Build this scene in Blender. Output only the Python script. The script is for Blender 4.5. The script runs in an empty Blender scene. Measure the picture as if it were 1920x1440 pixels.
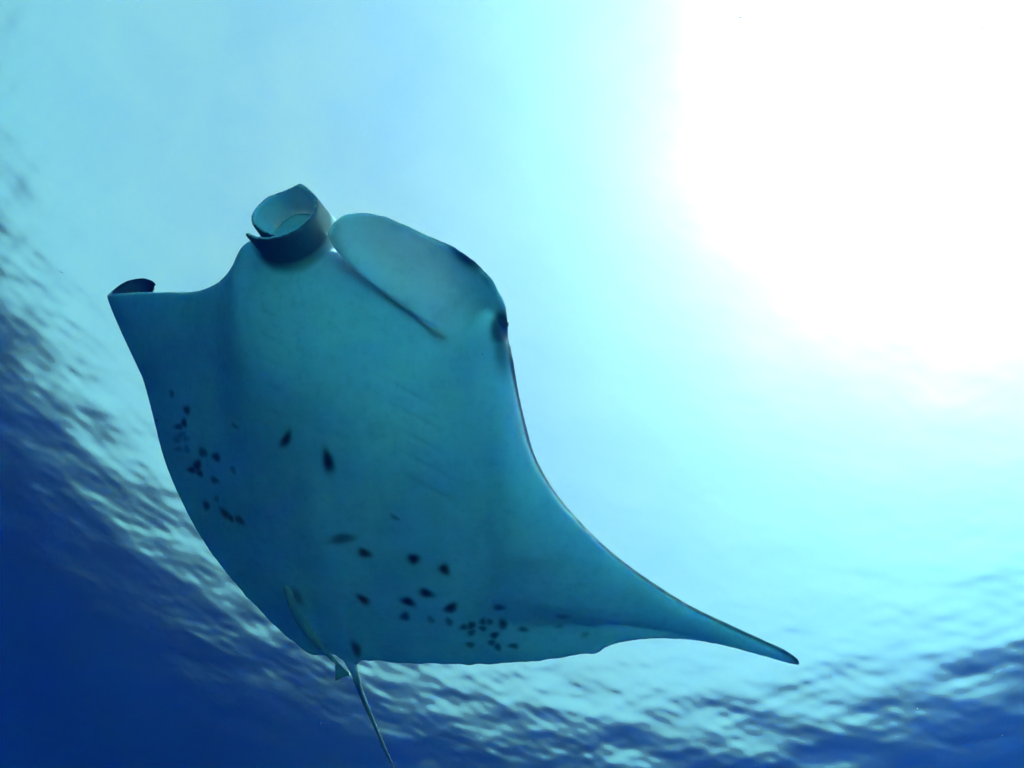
import bpy, bmesh, math
import numpy as np
from mathutils import Vector, Matrix, noise
R = math.radians
S = bpy.context.scene

# ------------------------------------------------------------------ camera
F, ZX, ZY = 1160.0, 1140.0, 300.0          # focal length in photo pixels, pixel of the zenith
DEPTH = 9.0                                # camera this far under the surface (z = 0)
zen = Vector(((ZX - 960) / F, (720 - ZY) / F, -1)).normalized()      # world up seen from the camera
xw = (Vector((1, 0, 0)) - zen * zen.x).normalized()
yw = zen.cross(xw)
CAM_R = Matrix((xw, yw, zen))              # camera space -> world space
CAM_P = Vector((0, 0, -DEPTH))
cam_d = bpy.data.cameras.new('camera')
cam = bpy.data.objects.new('camera', cam_d)
S.collection.objects.link(cam)
M4 = CAM_R.to_4x4(); M4.translation = CAM_P
cam.matrix_world = M4
cam_d.sensor_width = 36
cam_d.lens = 36 * F / 1920
cam_d.clip_start = 0.02
cam_d.clip_end = 3000
S.camera = cam

def ray(px, py):                            # direction through a photo pixel, world space
    return (CAM_R @ Vector(((px - 960) / F, (720 - py) / F, -1)))

# ------------------------------------------------------------------ sun, sky, exposure
d = ray(1840, 110).normalized()             # where the bright patch shows, in the water
h = Vector((d.x, d.y, 0)) * 1.333           # refracted out into the air
sun_dir = Vector((h.x, h.y, math.sqrt(max(0.02, 1 - h.length_squared))))
elev = math.asin(sun_dir.z)
CLOUD = 2.75
W = bpy.data.worlds.new('World'); S.world = W; W.use_nodes = True
nt = W.node_tree
sky = nt.nodes.new('ShaderNodeTexSky')
sky.sky_type = 'NISHITA'; sky.sun_disc = False
sky.sun_elevation = elev
sky.sun_rotation = math.atan2(sun_dir.x, sun_dir.y)
sky.air_density = 0.85; sky.dust_density = 6.2; sky.ozone_density = 1.0
# thin, uneven high overcast: the sky bleached towards white where the cloud veil lies
wn = nt.nodes.new; wl = nt.links.new
wtc = wn('ShaderNodeTexCoord'); wsp = wn('ShaderNodeSeparateXYZ'); wl(wtc.outputs['Generated'], wsp.inputs[0])
wmx = wn('ShaderNodeMath'); wmx.operation = 'MAXIMUM'; wmx.inputs[1].default_value = 0.06; wl(wsp.outputs[2], wmx.inputs[0])
wdv = []
for k in (0, 1):
    q = wn('ShaderNodeMath'); q.operation = 'DIVIDE'; wl(wsp.outputs[k], q.inputs[0]); wl(wmx.outputs[0], q.inputs[1]); wdv.append(q)
wcb = wn('ShaderNodeCombineXYZ'); wl(wdv[0].outputs[0], wcb.inputs[0]); wl(wdv[1].outputs[0], wcb.inputs[1])
wnz = wn('ShaderNodeTexNoise'); wnz.inputs['Scale'].default_value = 3.2; wnz.inputs['Detail'].default_value = 7; wnz.inputs['Roughness'].default_value = 0.6
wl(wcb.outputs[0], wnz.inputs['Vector'])
wmr = wn('ShaderNodeMapRange'); wl(wnz.outputs['Fac'], wmr.inputs[0])
for k, v in zip((1, 2, 3, 4), (0.32, 0.66, 0.40, 0.90)): wmr.inputs[k].default_value = v
wbw = wn('ShaderNodeRGBToBW'); wl(sky.outputs[0], wbw.inputs[0])
wm2 = wn('ShaderNodeMix'); wm2.data_type = 'RGBA'; wm2.inputs[0].default_value = 0.5
wl(wbw.outputs[0], wm2.inputs[6]); wm2.inputs[7].default_value = (CLOUD * 0.97, CLOUD, CLOUD * 1.04, 1)
wm1 = wn('ShaderNodeMix'); wm1.data_type = 'RGBA'
wl(wmr.outputs[0], wm1.inputs[0]); wl(sky.outputs[0], wm1.inputs[6]); wl(wm2.outputs[2], wm1.inputs[7])
wl(wm1.outputs[2], nt.nodes['Background'].inputs[0])
nt.nodes['Background'].inputs[1].default_value = 0.12
sl = bpy.data.lights.new('sun', 'SUN'); sl.energy = 4.9; sl.angle = R(20); sl.color = (1.0, 0.96, 0.9)
so = bpy.data.objects.new('sun', sl); S.collection.objects.link(so)
so.rotation_euler = sun_dir.to_track_quat('Z', 'Y').to_euler()
so.location = (0, 0, 30)
vs = S.view_settings
vs.view_transform = 'Standard'; vs.look = 'None'; vs.gamma = 1; vs.use_curve_mapping = False
vs.exposure = 1.88
S.render.engine = 'CYCLES'
cy = S.cycles
cy.max_bounces = 12; cy.diffuse_bounces = 3; cy.glossy_bounces = 6; cy.transmission_bounces = 8
cy.volume_bounces = 5; cy.transparent_max_bounces = 8
cy.caustics_refractive = True; cy.caustics_reflective = True
cy.sample_clamp_indirect = 14; cy.blur_glossy = 0.0
cy.use_denoising = True; cy.denoiser = 'OPENIMAGEDENOISE'
cy.use_adaptive_sampling = False

# ------------------------------------------------------------------ water surface
def mat(name):
    m = bpy.data.materials.new(name); m.use_nodes = True
    m.node_tree.nodes.clear()
    return m, m.node_tree

mw, t = mat('sea_surface')
o = t.nodes.new('ShaderNodeOutputMaterial')
g = t.nodes.new('ShaderNodeBsdfGlass'); g.inputs['IOR'].default_value = 1.333; g.inputs['Roughness'].default_value = 0.185
t.links.new(g.outputs[0], o.inputs[0])

rng = np.random.default_rng(7)
def waves(X, Y):
    z = np.zeros_like(X)
    for i in range(110):
        lam = 0.21 * (1.9 / 0.21) ** rng.random()
        a = R(99) + rng.normal(0, 0.60)
        k = 2 * math.pi / lam
        amp = 0.00064 * lam ** 1.05
        z += amp * np.sin(k * (X * math.cos(a) + Y * math.sin(a)) + rng.random() * 6.283)
    return z
mid_ = np.linspace(-14.5, 14.5, 780)
far = 14.5 + np.cumsum(0.05 * 1.175 ** np.arange(1, 38))
ax = np.concatenate([-far[::-1], mid_, far]); n = len(ax)
X, Y = np.meshgrid(ax, ax)
Z = waves(X, Y) * np.exp(-(np.maximum(0, np.hypot(X, Y) - 13.5) / 5) ** 2)
V = np.c_[X.ravel(), Y.ravel(), Z.ravel()]
idx = np.arange(n * n).reshape(n, n)
Fq = np.stack([idx[:-1, :-1], idx[:-1, 1:], idx[1:, 1:], idx[1:, :-1]], -1).reshape(-1, 4)
me = bpy.data.meshes.new('water_surface')
me.from_pydata(V.tolist(), [], Fq.tolist())
me.polygons.foreach_set('use_smooth', np.ones(len(me.polygons), bool))
me.materials.append(mw)
ws = bpy.data.objects.new('water_surface', me); S.collection.objects.link(ws)
ws['kind'] = 'structure'

# ------------------------------------------------------------------ water body (haze)
mh, t = mat('sea_water')
o = t.nodes.new('ShaderNodeOutputMaterial')
pv = t.nodes.new('ShaderNodeVolumePrincipled')
pv.inputs['Color'].default_value = (0.003, 0.029, 0.180, 1)
pv.inputs['Absorption Color'].default_value = (0.0, 0.71, 0.78, 1)
pv.inputs['Density'].default_value = 0.10
pv.inputs['Anisotropy'].default_value = 0.84
t.links.new(pv.outputs[0], o.inputs['Volume'])
bm = bmesh.new(); bmesh.ops.create_cube(bm, size=1)
for v in bm.verts:
    v.co = (v.co.x * 500, v.co.y * 500, -0.45 if v.co.z > 0 else -149)
hm = bpy.data.meshes.new('haze'); bm.to_mesh(hm); bm.free(); hm.materials.append(mh)
hz = bpy.data.objects.new('haze', hm); S.collection.objects.link(hz); hz['kind'] = 'stuff'

# ------------------------------------------------------------------ unseen bottom: pale mound added to bounce light onto the belly, beside a drop-off
nb_ = 180
u = np.linspace(-1, 1, nb_); ax2 = np.sign(u) * (34 * np.abs(u) + 214 * np.abs(u) ** 4)
X, Y = np.meshgrid(ax2, ax2)
q = np.hypot((X - 5.2) / 10.0, (Y + 7.4) / 10.0)          # added mound, placed to light the belly from one side
Z = -145 + 135.3 / (1 + np.exp((q - 1.06) / 0.07)) + 0.3 * np.sin(X * 0.35 + 1.0) * np.sin(Y * 0.28)
V = np.c_[X.ravel(), Y.ravel(), Z.ravel()]
idx = np.arange(nb_ * nb_).reshape(nb_, nb_)
Fq = np.stack([idx[:-1, :-1], idx[:-1, 1:], idx[1:, 1:], idx[1:, :-1]], -1).reshape(-1, 4)
me = bpy.data.meshes.new('bounce_seabed'); me.from_pydata(V.tolist(), [], Fq.tolist())
me.polygons.foreach_set('use_smooth', np.ones(len(me.polygons), bool))
msd, t = mat('bounce_sand')
o = t.nodes.new('ShaderNodeOutputMaterial'); b = t.nodes.new('ShaderNodeBsdfDiffuse')
nz = t.nodes.new('ShaderNodeTexNoise'); nz.inputs['Scale'].default_value = 0.6; nz.inputs['Detail'].default_value = 6
cr = t.nodes.new('ShaderNodeValToRGB')
cr.color_ramp.elements[0].color = (.36, .66, .60, 1); cr.color_ramp.elements[1].color = (.58, .86, .80, 1)  # green tint cuts red from the light bounced onto the belly
tc0 = t.nodes.new('ShaderNodeTexCoord'); t.links.new(tc0.outputs['Object'], nz.inputs['Vector'])
t.links.new(nz.outputs['Fac'], cr.inputs[0]); t.links.new(cr.outputs[0], b.inputs[0]); t.links.new(b.outputs[0], o.inputs[0])
me.materials.append(msd)
sb_ = bpy.data.objects.new('bounce_seabed', me); S.collection.objects.link(sb_); sb_['kind'] = 'structure'

# ------------------------------------------------------------------ manta ray
H0 = 2.10                                   # height of the ray above the camera, metres
def P3(px, py, H):                          # photo pixel + height above the camera -> world point
    r = ray(px, py)
    return CAM_P + r * (H / r.z)
RT = np.array(CAM_R)
def P3n(A):                                 # the same for an array (..., 3) of px, py, H
    A = np.asarray(A, float)
    d = np.stack([(A[..., 0] - 960) / F, (720 - A[..., 1]) / F, -np.ones(A.shape[:-1])], -1) @ RT.T
    return np.array(CAM_P) + d * (A[..., 2] / d[..., 2])[..., None]
def catmull(K, sub):                        # smooth curve through rows of K
    K = np.asarray(K, float); m = len(K)
    out = []
    for i in range(m - 1):
        p0, p1, p2, p3 = K[max(i - 1, 0)], K[i], K[i + 1], K[min(i + 2, m - 1)]
        for j in range(sub):
            u = j / sub
            out.append(0.5 * ((2 * p1) + (p2 - p0) * u + (2 * p0 - 5 * p1 + 4 * p2 - p3) * u * u + (3 * p1 - p0 - 3 * p2 + p3) * u ** 3))
    out.append(K[-1])
    return np.array(out)
def grid_normals(G):
    du = np.gradient(G, axis=0); dv = np.gradient(G, axis=1)
    N = np.cross(du, dv)
    N /= np.linalg.norm(N, axis=-1, keepdims=True) + 1e-9
    return N
def solid(bot, top):                        # closed shell between two grids (a, b, 3)
    a, b, _ = bot.shape
    V = np.concatenate([bot.reshape(-1, 3), top.reshape(-1, 3)])
    I = np.arange(a * b).reshape(a, b); J = I + a * b
    f = []
    def quad(p, q, r, s): f.append(np.stack([p, q, r, s], -1).reshape(-1, 4))
    quad(I[:-1, :-1], I[1:, :-1], I[1:, 1:], I[:-1, 1:])
    quad(J[:-1, :-1], J[:-1, 1:], J[1:, 1:], J[1:, :-1])
    quad(I[:-1, 0], J[:-1, 0], J[1:, 0], I[1:, 0]); quad(I[:-1, -1], I[1:, -1], J[1:, -1], J[:-1, -1])
    quad(I[0, :-1], I[0, 1:], J[0, 1:], J[0, :-1]); quad(I[-1, :-1], J[-1, :-1], J[-1, 1:], I[-1, 1:])
    return V, np.concatenate(f)
def tube(C, ra, rb=None, seg=20, up=Vector((0, 0, 1))):   # tapered closed tube along points C
    C = np.asarray(C); rb = ra if rb is None else rb
    T = np.gradient(C, axis=0); T /= np.linalg.norm(T, axis=1, keepdims=True)
    B = np.cross(T, np.array(up)); B /= np.linalg.norm(B, axis=1, keepdims=True)
    U = np.cross(B, T)
    an = np.linspace(0, 2 * math.pi, seg, endpoint=False)
    V = C[:, None] + B[:, None] * (np.cos(an)[None, :, None] * np.asarray(ra)[:, None, None]) + U[:, None] * (np.sin(an)[None, :, None] * np.asarray(rb)[:, None, None])
    m = len(C); V = V.reshape(-1, 3)
    I = np.arange(m * seg).reshape(m, seg); I2 = np.roll(I, -1, 1)
    f = np.stack([I[:-1], I2[:-1], I2[1:], I[1:]], -1).reshape(-1, 4).tolist()
    V = np.concatenate([V, C[:1], C[-1:]]); n0 = m * seg
    for k in range(seg):
        f.append([n0, int(I2[0, k]), int(I[0, k])]); f.append([n0 + 1, int(I[-1, k]), int(I2[-1, k])])
    return V, f

# spanwise stations: leading edge px, py, height | trailing edge px, py, height | belly, back thickness
ST = [
 (290, 534, 3.26, 286, 543, 3.26, .006, .006),
 (285, 526, 3.27, 277, 566, 3.22, .007, .007),
 (264, 521, 3.23, 282, 635, 3.14, .008, .008),
 (232, 529, 3.13, 297, 695, 3.02, .010, .010),
 (205, 551, 2.98, 296, 748, 2.88, .012, .012),
 (222, 550, 2.82, 300, 775, 2.75, .016, .016),
 (258, 548, 2.68, 305, 835, 2.62, .020, .022),
 (308, 547, 2.54, 330, 910, 2.48, .028, .032),
 (366, 546, 2.41, 378, 1005, 2.36, .040, .050),
 (408, 532, 2.31, 436, 1085, 2.27, .060, .080),
 (438, 507, 2.24, 498, 1152, 2.22, .085, .115),
 (457, 479, 2.19, 545, 1196, 2.18, .105, .145),
 (470, 452, 2.16, 590, 1226, 2.16, .120, .170),
 (505, 450, 2.14, 622, 1224, 2.15, .135, .190),
 (558, 458, 2.13, 640, 1232, 2.14, .145, .210),
 (608, 466, 2.12, 652, 1238, 2.14, .150, .220),
 (669, 487, 2.12, 668, 1236, 2.14, .150, .220),
 (730, 529, 2.12, 704, 1237, 2.14, .150, .215),
 (791, 577, 2.12, 762, 1240, 2.13, 0.139, .205),
 (853, 619, 2.12, 822, 1242, 2.13, 0.134, .190),
 (912, 588, 2.126, 868, 1244, 2.13, 0.130, .170),
 (950, 632, 2.124, 912, 1244, 2.13, 0.125, .140),
 (966, 712, 2.12, 950, 1242, 2.12, 0.117, .115),
 (982, 786, 2.12, 992, 1239, 2.12, 0.106, .095),
 (1001, 852, 2.12, 1036, 1234, 2.12, 0.093, .078),
 (1036, 916, 2.12, 1086, 1224, 2.12, 0.077, .062),
 (1086, 977, 2.13, 1132, 1212, 2.12, 0.061, .050),
 (1150, 1038, 2.14, 1176, 1201, 2.13, 0.046, .040),
 (1216, 1087, 2.15, 1228, 1196, 2.14, 0.034, .032),
 (1290, 1134, 2.17, 1288, 1198, 2.16, 0.025, .025),
 (1362, 1169, 2.19, 1352, 1208, 2.18, .016, .018),
 (1430, 1200, 2.21, 1420, 1226, 2.20, .012, .012),
 (1476, 1222, 2.22, 1464, 1238, 2.22, .008, .008),
 (1499, 1240, 2.23, 1496, 1245, 2.23, .006, .006)]
ST = np.array(ST, float)
_i = np.arange(len(ST))
_roll = np.where(_i < 16, (16 - _i) * 0.0, (16 - _i) * 0.0)             # banked: left side up
ST[:, 2] += _roll; ST[:, 5] += _roll + 0.16 * np.exp(-((_i - 15) / 9.0) ** 2)  # tail carried higher than the head
ST[:, 6] *= 1 + 0.40 * np.exp(-((_i - 16.5) / 5.5) ** 2)                     # deep belly
K = catmull(ST, 7)
sidx = np.linspace(0, len(ST) - 1, len(K))
nt_ = 72
tt = np.linspace(0, 1, nt_)
tt = 0.5 - 0.5 * np.cos(math.pi * tt)
rt = np.random.default_rng(3)
K[:, 4] += np.convolve(rt.normal(0, 1.6, len(K)), [.25, .5, .25], 'same') * np.clip(np.minimum(sidx - 7, 28 - sidx) / 2, 0, 1)   # frayed trailing edge
K[:, 4] += 6 * np.exp(-((sidx - 25.6) / 0.45) ** 2)
LE, TE = P3n(K[:, 0:3]), P3n(K[:, 3:6])
MID = LE[:, None] * (1 - tt)[None, :, None] + TE[:, None] * tt[None, :, None]
#gentle camber of the right trailing flap
flap = np.exp(-((sidx - 25.0) / 3.0) ** 2)[:, None] * (np.exp(-((tt - 0.80) / 0.10) ** 2))[None, :]
MID[..., 2] += 0.055 * flap
NRM = grid_normals(MID)
if NRM[len(K) // 2, nt_ // 2, 2] < 0: NRM = -NRM
prof = (np.sin(math.pi * tt ** 0.62)) ** 0.75
prof[0] = prof[-1] = 0
prof = np.nan_to_num(prof)
edge = 0.010
jaw = np.clip(np.minimum(sidx - 11.5, 21.5 - sidx) / 1.5, 0, 1)[:, None]     # head: softer lip
sm = np.clip(tt / 0.25, 0, 1); sm = 0.58 + 0.42 * sm * sm * (3 - 2 * sm)
profb = prof[None] * (1 - jaw * (1 - sm)[None])
thk = K[:, 6][:, None] * profb
ker = np.exp(-(np.arange(-21, 22) / 9.0) ** 2); ker /= ker.sum()
pad = np.pad(thk, ((21, 21), (0, 0)), mode='edge')
ths_ = np.stack([np.convolve(pad[:, c], ker, 'valid') for c in range(nt_)], 1)
wmid = np.clip(np.minimum(sidx - 8, 27 - sidx) / 3, 0, 1)[:, None]
thk = thk * (1 - wmid) + ths_ * wmid
bot = MID - NRM * (thk + edge)[..., None]
proft = np.nan_to_num(np.sin(math.pi * tt ** 0.80)) ** 1.4
proft[0] = proft[-1] = 0
proft = np.nan_to_num(proft)
top = MID + NRM * (K[:, 7][:, None] * proft[None] + edge)[..., None]
parts = [solid(bot, top)]

# unrolled cephalic fin swept across the mouth (lip edge px py H | outer edge px py H)
FN = [
 (615, 449, 2.03, 616, 430, 2.03), (630, 469, 2.02, 638, 407, 2.03), (655, 497, 2.02, 664, 399, 2.05),
 (690, 527, 2.035, 702, 402, 2.06), (730, 556, 2.04, 748, 417, 2.07), (770, 586, 2.045, 800, 441, 2.08),
 (806, 613, 2.055, 850, 463, 2.09), (842, 642, 2.085, 896, 496, 2.10), (872, 676, 2.15, 930, 538, 2.11),
 (895, 710, 2.19, 948, 586, 2.12), (915, 745, 2.22, 948, 640, 2.13)]
KF = catmull(FN, 8)
wv = 0.5 - 0.5 * np.cos(math.pi * np.linspace(0, 1, 30))
A, B = P3n(KF[:, :3]), P3n(KF[:, 3:6])
MF = A[:, None] * (1 - wv)[None, :, None] + B[:, None] * wv[None, :, None]
MF[..., 2] += (0.058 * np.sin(math.pi * wv ** 0.8))[None] * np.clip(np.arange(len(KF)) / 24.0, 0, 1)[:, None]
NF = grid_normals(MF)
if NF[20, 15, 2] < 0: NF = -NF
th = 0.009 + 0.016 * np.sin(math.pi * wv)[None, :, None] * np.ones((len(KF), 1, 1))
parts.append(solid(MF - NF * th, MF + NF * th))

# rolled cephalic fin: a spiral sheet, open end towards the camera
camx, camy, camz = (np.array(CAM_R @ Vector(v)) for v in ((1, 0, 0), (0, -1, 0), (0, 0, -1)))   # right, down, away
Ce = np.array(P3(526, 394, 2.075))
vd = np.array(ray(525, 393).normalized())
camx = camx - vd * (camx @ vd); camx /= np.linalg.norm(camx)
camy = np.cross(vd, camx)
if camy @ np.array(CAM_R @ Vector((0, -1, 0))) < 0: camy = -camy
e1 = 0.873 * camx - 0.488 * camy
im = 0.56 * camx + 0.83 * camy
axd = 0.77 * im + 0.64 * vd               # from the open end to the base
e2 = np.cross(axd, e1)
if e2 @ camy > 0: e2 = -e2                 # towards the top of the picture
ths = np.linspace(R(188), R(188 + 440), 80)
ls = np.linspace(-0.0, 0.20, 16)
SP = np.zeros((len(ths), len(ls), 3))
for i, th_ in enumerate(ths):
    q = i / (len(ths) - 1)
    r0 = 0.128 - 0.040 * q
    for j, l in enumerate(ls):
        r = r0 * (1.0 + 0.10 * max(0, 0.10 - l) / 0.10 * (1 - q)) * (1 + 0.22 * l / 0.2)
        rag = 0.020 * math.sin(th_ * 1.0 + 0.6) * (1 - l / 0.2)
        SP[i, j] = Ce + e1 * (r * math.cos(th_)) + e2 * (r * math.sin(th_)) + axd * (l + rag - 0.030 * math.exp(-((th_ - R(386)) / R(20)) ** 2) * (1 - l / 0.2) + 0.10 * max(0.0, (q - 0.80) / 0.20) ** 1.5)
NS = grid_normals(SP)
parts.append(solid(SP - NS * 0.008, SP + NS * 0.008))
# neck of that fin, filling the roll's base into the head
nb = [Ce + axd * 0.11, Ce + axd * 0.16, Ce + axd * 0.22, np.array(P3(572, 520, 2.22)), np.array(P3(590, 580, 2.26))]
parts.append(tube(catmull(nb, 4), np.linspace(0.088, 0.085, 17), np.linspace(0.085, 0.08, 17)))

# tail
TL = [(648, 1180, 2.35, .030), (652, 1222, 2.33, .032), (659, 1241, 2.32, .031), (665, 1260, 2.34, .021), (673, 1288, 2.36, .0175), (692, 1335, 2.40, .0140), (718, 1395, 2.44, .0106), (742, 1447, 2.48, .0080), (775, 1515, 2.52, .006)]
KT = catmull(TL, 6)
parts.append(tube(P3n(KT[:, :3]), KT[:, 3], KT[:, 3]))
# pelvic fins either side of the tail root
for q0, q1, q2 in (((668, 1195, 2.29), (674, 1225, 2.27), (667, 1246, 2.29)), ((628, 1195, 2.29), (640, 1222, 2.27), (652, 1244, 2.29))):
    parts.append(tube(catmull(P3n([q0, q1, q2]), 4), [.012, .014, .015, .016, .016, .015, .014, .013, .010], [.009] * 9))

allV, allF, off = [], [], 0
for V, f in parts:
    allV += np.asarray(V).tolist()
    allF += [[int(i) + off for i in q] for q in f]
    off += len(V)
me = bpy.data.meshes.new('body_cage'); me.from_pydata(allV, [], allF)
cage = bpy.data.objects.new('body_cage', me); S.collection.objects.link(cage)
m = cage.modifiers.new('r', 'REMESH'); m.mode = 'VOXEL'; m.voxel_size = 0.0085; m.use_smooth_shade = True
m = cage.modifiers.new('s', 'SMOOTH'); m.iterations = 9; m.factor = 0.5
dg = bpy.context.evaluated_depsgraph_get()
body_me = bpy.data.meshes.new_from_object(cage.evaluated_get(dg))
body_me.name = 'body'
bpy.data.objects.remove(cage); bpy.data.meshes.remove(me)
print('manta verts', len(body_me.vertices))

# --- skin markings and one painted shadow, measured on the finished mesh
nv = len(body_me.vertices)
co = np.empty(nv * 3); body_me.vertices.foreach_get('co', co); co = co.reshape(-1, 3)
no = np.empty(nv * 3); body_me.vertices.foreach_get('normal', no); no = no.reshape(-1, 3)
cs = (co - np.array(CAM_P)) @ RT            # camera space
PX = 960 + F * cs[:, 0] / -cs[:, 2]; PY = 720 - F * cs[:, 1] / -cs[:, 2]
from mathutils.kdtree import KDTree
sub = MID[::2, ::2].reshape(-1, 3); subn = NRM[::2, ::2].reshape(-1, 3)
kd = KDTree(len(sub))
for i, p in enumerate(sub): kd.insert(p, i)
kd.balance()
near = np.array([kd.find(p)[1] for p in co.tolist()])
side = ((co - sub[near]) * subn[near]).sum(1)
nside = (no * subn[near]).sum(1)
belly = 1 / (1 + np.exp(np.clip(side / 0.004 + nside * 3.0 - 2.0, -30, 30)))     # 1 = white underside
tip = (PX < 300) & (PY < 549.5) & (co[:, 2] > CAM_P.z + 3.02)
belly = np.where(tip, 0.0, belly)
belly = np.where(PY > 1243, np.maximum(belly, .25), belly)
kk = np.linspace(0, len(LE) - 1, len(LE) * 14)
LEd = np.stack([np.interp(kk, np.arange(len(LE)), LE[:, c]) for c in range(3)], 1); sd = np.interp(kk, np.arange(len(LE)), sidx)
dle = KDTree(len(LEd))
for i, p in enumerate(LEd): dle.insert(p, i)
dle.balance()
rim = np.array([d_[2] + max(0, 21.5 - sd[d_[1]]) * .03 for d_ in (dle.find(p) for p in co.tolist())])
belly *= np.clip((rim - 0.010) / 0.014, 0.08, 1)
fin = ((PX > 455) & (PX < 640) & (PY < 452) & (PY > 330)) | ((PX > 600) & (PX < 950) & (PY < 640) & (PY > 390) & (side < 0.10))
belly = np.where(fin, np.maximum(belly, 0.92), belly)
rel = co - Ce; al = rel @ axd; rad = rel - al[:, None] * axd
roll = (np.linalg.norm(rad, axis=1) < .15) & (al < .20) & (al > -.05)
outw = (no * rad).sum(1) / (np.linalg.norm(rad, axis=1) + 1e-6)
rr_ = np.linalg.norm(rad, axis=1)
wroll = np.clip((.175 - rr_) / .02, 0, 1) * np.clip((.17 - al) / .07, 0, 1) * (al > -.05)
belly = belly * (1 - wroll) + wroll * (0.10 + 0.87 / (1 + np.exp(np.clip((outw - .15) / .08, -30, 30))))
kf = KDTree(MF.shape[0] * MF.shape[1])
for i, p in enumerate(MF.reshape(-1, 3)): kf.insert(p, i)
kf.balance()
dfin = np.full(nv, 9.0)
for i in np.where((PX > 600) & (PX < 960) & (PY > 380) & (PY < 720))[0]: dfin[i] = kf.find(co[i])[2]
SPOTS_AND_SHADOW = [  # px, py, half-length, half-width, angle, strength
 (536,824,18,9,-55,1),(615,865,27,10,80,1),(350,769,10,6,65,.9),(345,793,9,6,70,.9),(335,800,8,6,0,.8),(322,738,7,5,80,.6),
 (440,798,8,4,45,.5),(380,848,11,8,70,.8),(405,857,11,7,45,.9),(370,873,12,8,80,.9),(360,881,9,7,0,.9),(374,887,8,6,40,.9),(437,881,8,5,70,.6),
 (402,900,9,6,50,.8),(387,948,11,6,70,.9),(406,935,7,5,60,.5),(422,963,14,7,40,.9),(432,971,9,6,40,.9),(449,975,11,7,45,.9),
 (340,815,9,7,0,.5),(332,824,9,7,30,.5),(348,822,8,6,0,.4),(350,842,9,6,60,.4),(334,842,8,6,0,.4),
 (641,1010,24,11,-4,.75),(683,1037,14,9,32,1),(775,1048,13,10,42,1),(833,1068,14,9,36,1),(740,970,11,4,25,.6),
 (681,1124,14,8,30,1),(765,1128,14,9,22,1),(799,1112,15,9,26,1),(845,1140,15,9,-12,1),(759,1156,11,8,15,.9),(808,1162,9,6,20,.6),
 (842,1166,9,7,40,.7),(870,1176,8,7,0,.8),(884,1173,8,9,0,.9),(884,1186,8,7,0,.8),(905,1166,8,7,0,.8),(918,1166,8,6,0,.7),(905,1178,8,6,0,.8),
 (943,1170,10,10,70,.9),(935,1139,11,7,5,.8),(927,1191,9,7,0,.9),(922,1205,9,6,20,.8),(933,1213,9,6,45,.8),(882,1209,9,6,0,.8),(963,1211,10,6,0,.8),
 (981,1180,10,6,10,.8),(1055,1156,12,5,5,.5),(1048,1175,10,4,0,.4),(1097,1190,10,5,-20,.4),(668,1217,9,16,-15,.9),(556,1118,9,20,-25,.6)]  # last entry: the remora's shadow, painted on the belly along its flank
mark = np.zeros(nv)
vis = (no * (co - np.array(CAM_P))).sum(1) < 0.02
for i, (sx, sy, a, b, an, w) in enumerate(SPOTS_AND_SHADOW):
    sel = np.where(vis & (np.abs(PX - sx) < 45) & (np.abs(PY - sy) < 45))[0]
    dx, dy = PX[sel] - sx, PY[sel] - sy
    c, s_ = math.cos(R(an)), math.sin(R(an))
    u, v = (dx * c + dy * s_) / a, (-dx * s_ + dy * c) / b
    ph = np.arctan2(v, u)
    rr = np.hypot(u, v) * (1 + 0.10 * np.sin(2 * ph + i) + 0.08 * np.sin(3 * ph + 2 * i))
    mark[sel] = np.maximum(mark[sel], w / (1 + np.exp(np.clip((rr - 0.90) / 0.17, -30, 30))))
# dark skin round the eye and on the shoulder of the unrolled fin
def blob(cx, cy, a, b, an, w, soft):
    dx, dy = PX - cx, PY - cy
    c, s_ = math.cos(R(an)), math.sin(R(an))
    rr = np.hypot((dx * c + dy * s_) / a, (-dx * s_ + dy * c) / b)
    np.maximum(mark, w / (1 + np.exp(np.clip((rr - 1) / soft, -30, 30))), out=mark)
blob(939, 616, 20, 32, 4, .96, .12)
blob(940, 650, 13, 48, -6, .7, .22)
blob(876, 480, 42, 17, 38, .95, .18)
blob(915, 522, 20, 8, 50, .6, .3)
blob(600, 442, 6, 8, 0, .4, .3)  # small soft dark patch between the rolled and unrolled fins
# gill slits: shallow grooves
groove = np.zeros(nv)
def seg_d(ax_, ay, bx, by):
    vx, vy = bx - ax_, by - ay
    t_ = np.clip(((PX - ax_) * vx + (PY - ay) * vy) / (vx * vx + vy * vy), 0, 1)
    return np.hypot(PX - ax_ - t_ * vx, PY - ay - t_ * vy), t_
for k in range(5):
    for a_ in ((722 + 8 * k, 712 + 44 * k, 815 + 12 * k, 762 + 46 * k), (524 + 2 * k, 596 + 46 * k, 486 + 4 * k, 582 + 46 * k)):
        dd, t_ = seg_d(*a_)
        groove = np.maximum(groove, vis * np.exp(-(dd / 4.0) ** 2) * (0.35 + 0.65 * np.sin(math.pi * t_)))
# lip line beside the unrolled fin
co2 = co - no * (groove * 0.0030)[:, None]
body_me.vertices.foreach_set('co', co2.ravel())
thin = np.clip((.034 - dfin) / .008, 0, 1) * (1 - np.clip((PX - 820) / 100, 0, 1)) 
for nm, arr in (('thin', thin), ('belly', belly), ('mark', mark), ('groove', groove)):
    at_ = body_me.attributes.new(nm, 'FLOAT', 'POINT'); at_.data.foreach_set('value', arr.astype(np.float32))
body_me.polygons.foreach_set('use_smooth', np.ones(len(body_me.polygons), bool))
body_me.update()

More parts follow.
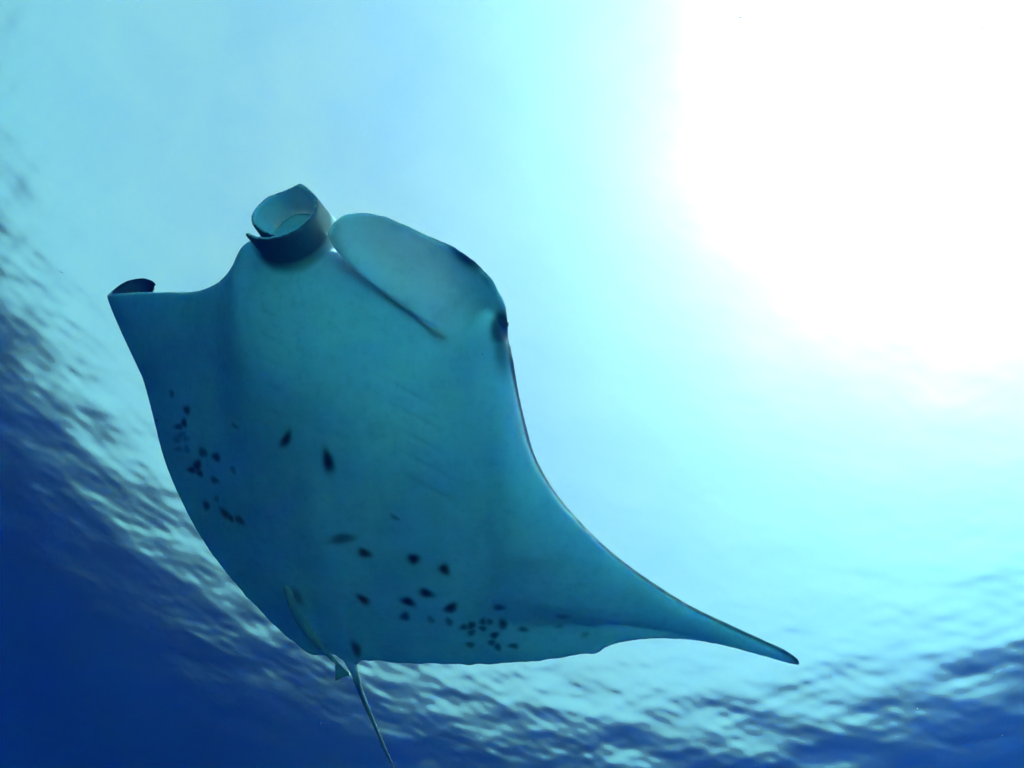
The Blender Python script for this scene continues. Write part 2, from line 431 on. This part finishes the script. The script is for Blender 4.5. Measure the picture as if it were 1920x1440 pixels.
mm, t = mat('manta_skin')
N_ = t.nodes.new; L_ = t.links.new
o = N_('ShaderNodeOutputMaterial'); bs = N_('ShaderNodeBsdfPrincipled'); L_(bs.outputs[0], o.inputs[0])
def attr(nm):
    q = N_('ShaderNodeAttribute'); q.attribute_name = nm; return q.outputs['Fac']
tc = N_('ShaderNodeTexCoord')
def noise_n(sc, det, rough=.55):
    q = N_('ShaderNodeTexNoise'); q.inputs['Scale'].default_value = sc; q.inputs['Detail'].default_value = det; q.inputs['Roughness'].default_value = rough
    L_(tc.outputs['Object'], q.inputs['Vector']); return q.outputs['Fac']
def mixc(f, a, b):
    q = N_('ShaderNodeMix'); q.data_type = 'RGBA'
    if isinstance(f, float): q.inputs[0].default_value = f
    else: L_(f, q.inputs[0])
    for s_, v in ((q.inputs[6], a), (q.inputs[7], b)):
        if isinstance(v, tuple): s_.default_value = (*v, 1)
        else: L_(v, s_)
    return q.outputs[2]
def mp(v, a, b, c=0.0, d=1.0):
    q = N_('ShaderNodeMapRange'); L_(v, q.inputs[0])
    for i_, x_ in enumerate((a, b, c, d)): q.inputs[i_ + 1].default_value = x_
    return q.outputs[0]
white = mixc(mp(noise_n(3.2, 5), .35, .7), (.70, .84, .85), (.58, .72, .74))
white = mixc(mp(noise_n(26, 5, .65), .50, .75, 0, .30), white, (.40, .46, .48))
white = mixc(mp(noise_n(7, 6, .7), .56, .72, 0, .28), white, (.36, .44, .46))
white = mixc(mp(attr('groove'), 0, 1, 0, .16), white, (.25, .28, .30))
dark = mixc(noise_n(9, 4), (.003, .010, .020), (.006, .018, .032))
skin = mixc(attr('belly'), dark, white)
skin = mixc(attr('mark'), skin, (.014, .016, .024))
L_(skin, bs.inputs['Base Color'])
bs.inputs['Roughness'].default_value = .62
L_(mp(attr('belly'), 0, 1, 0.0, .06), bs.inputs['Specular IOR Level'])
bp = N_('ShaderNodeBump'); bp.inputs['Strength'].default_value = .25; bp.inputs['Distance'].default_value = .004
L_(noise_n(60, 4), bp.inputs['Height']); L_(bp.outputs[0], bs.inputs['Normal'])
tl = N_('ShaderNodeBsdfTranslucent'); L_(skin, tl.inputs[0])
ms = N_('ShaderNodeMixShader'); L_(mp(attr('thin'), 0, 1, 0, .30), ms.inputs[0]); L_(bs.outputs[0], ms.inputs[1]); L_(tl.outputs[0], ms.inputs[2]); L_(ms.outputs[0], o.inputs[0])
body_me.materials.clear(); body_me.materials.append(mm)

root = bpy.data.objects.new('manta_ray', None); S.collection.objects.link(root)
root.location = P3(670, 860, 2.1); root.empty_display_size = .3
root['label'] = 'huge pale-bellied manta ray with dark belly spots gliding under the sea surface'
root['category'] = 'manta ray'
def child(o_, par):
    S.collection.objects.link(o_); o_.parent = par
    o_.matrix_parent_inverse = Matrix.Translation(-par.location)
    return o_
body = child(bpy.data.objects.new('body', body_me), root)
bpy.context.view_layer.update()

from mathutils.bvhtree import BVHTree
bvh = BVHTree.FromPolygons(co2.tolist(), [tuple(p.vertices) for p in body_me.polygons])
def hit(px, py):
    r = ray(px, py).normalized()
    return bvh.ray_cast(CAM_P, r)[0]
def link_mesh(name, V, f, m_, par=None):
    q = bpy.data.meshes.new(name); q.from_pydata(np.asarray(V).tolist(), [], [list(map(int, x)) for x in f])
    q.polygons.foreach_set('use_smooth', np.ones(len(q.polygons), bool)); q.materials.append(m_)
    q.update()
    ob = bpy.data.objects.new(name, q)
    if par is None: S.collection.objects.link(ob)
    else: child(ob, par)
    return ob
def simple(name, col, rough=.4):
    m_, t_ = mat(name)
    o_ = t_.nodes.new('ShaderNodeOutputMaterial'); b_ = t_.nodes.new('ShaderNodeBsdfPrincipled')
    t_.links.new(b_.outputs[0], o_.inputs[0])
    nz = t_.nodes.new('ShaderNodeTexNoise'); nz.inputs['Scale'].default_value = 30
    mx = t_.nodes.new('ShaderNodeMix'); mx.data_type = 'RGBA'
    mx.inputs[6].default_value = (*col, 1); mx.inputs[7].default_value = (*[c * .7 for c in col], 1)
    t_.links.new(nz.outputs['Fac'], mx.inputs[0]); t_.links.new(mx.outputs[2], b_.inputs['Base Color'])
    b_.inputs['Roughness'].default_value = rough
    return m_
# eye on the side of the head
e = hit(941, 606) or P3(941, 606, 2.1)
bm = bmesh.new(); bmesh.ops.create_uvsphere(bm, u_segments=20, v_segments=12, radius=.026)
V = np.array([v.co for v in bm.verts]) * (1, 1, .9) + np.array(e) + camz * .019
f = [[v.index for v in p.verts] for p in bm.faces]; bm.free()
link_mesh('eye', V, f, simple('eye_black', (.006, .006, .010), .55), root)

# ------------------------------------------------------------------ remora
RM = [(536, 1098, .006, .004), (539, 1106, .016, .010), (546, 1126, .021, .015), (558, 1152, .023, .019), (574, 1180, .022, .019), (594, 1206, .018, .016), (612, 1224, .013, .012), (626, 1237, .008, .008), (634, 1248, .006, .007)]
pts = []
last = 0.0
for (px, py, a, b) in RM:
    hp = hit(px, py)
    dist = (hp - CAM_P).z if hp is not None and px < 612 else last
    last = dist if hp is not None and px < 612 else last
    pts.append((px, py, dist - b * 0.85, a, b))
KR = catmull(pts, 6)
remC = P3n(KR[:, :3])
rem = bpy.data.objects.new('remora', None); S.collection.objects.link(rem)
rem.location = Vector(remC[20])
rem['label'] = 'slender grey remora clinging to the belly of the manta beside its tail'
rem['category'] = 'fish'
rmat = simple('remora_skin', (.36, .42, .42), .5)
fan = []
for (px, py, w) in ((632, 1246, 4), (637, 1256, 8), (642, 1266, 14), (643, 1271, 15)):
    c_ = np.array((px, py))
    fan.append([(px + w * .9 * k, py - w * .35 * k + (0 if w < 14 else -2 * (1 - abs(k))), last - .01) for k in np.linspace(-1, 1, 9)])
FG = P3n(fan); FNm = grid_normals(FG)
Vb, fb = tube(remC, KR[:, 3], KR[:, 4], 18)
Vf, ff = solid(FG - FNm * .0025, FG + FNm * .0025)
link_mesh('body', np.concatenate([Vb, Vf]), [list(x) for x in fb] + [[int(i) + len(Vb) for i in x] for x in ff], rmat, rem)

# ------------------------------------------------------------------ plankton drifting in the water
rp = np.random.default_rng(12)
PV, PF = [], []
spk = [(295, 788, 1.7, .0050), (116, 511, 1.8, .0022), (700, 572, 1.5, .0012), (905, 664, 1.4, .0016), (880, 673, 1.4, .0012), (1557, 1268, 3.0, .004), (1388, 33, 3.5, .009), (1842, 52, 4.0, .010)]
spk += [(rp.uniform(-200, 2120), rp.uniform(-200, 1640), rp.uniform(1.2, 5.0), rp.uniform(.0007, .0019)) for _ in range(150)]
ico = bmesh.new(); bmesh.ops.create_icosphere(ico, subdivisions=1, radius=1)
iv = np.array([v.co for v in ico.verts]); fi = [[v.index for v in p.verts] for p in ico.faces]; ico.free()
for (px, py, ds, r_) in spk:
    c_ = np.array(CAM_P + ray(px, py) * ds)
    vv = iv * (1 + rp.normal(0, .25, (len(iv), 1))) * r_ * np.array([1.0, rp.uniform(.5, 1), rp.uniform(.5, 1)]) + c_
    PF += [[i_ + len(PV) for i_ in q_] for q_ in fi]; PV += vv.tolist()
pk = link_mesh('plankton', PV, PF, simple('plankton_grey', (.30, .32, .30), .8))
pk['kind'] = 'stuff'
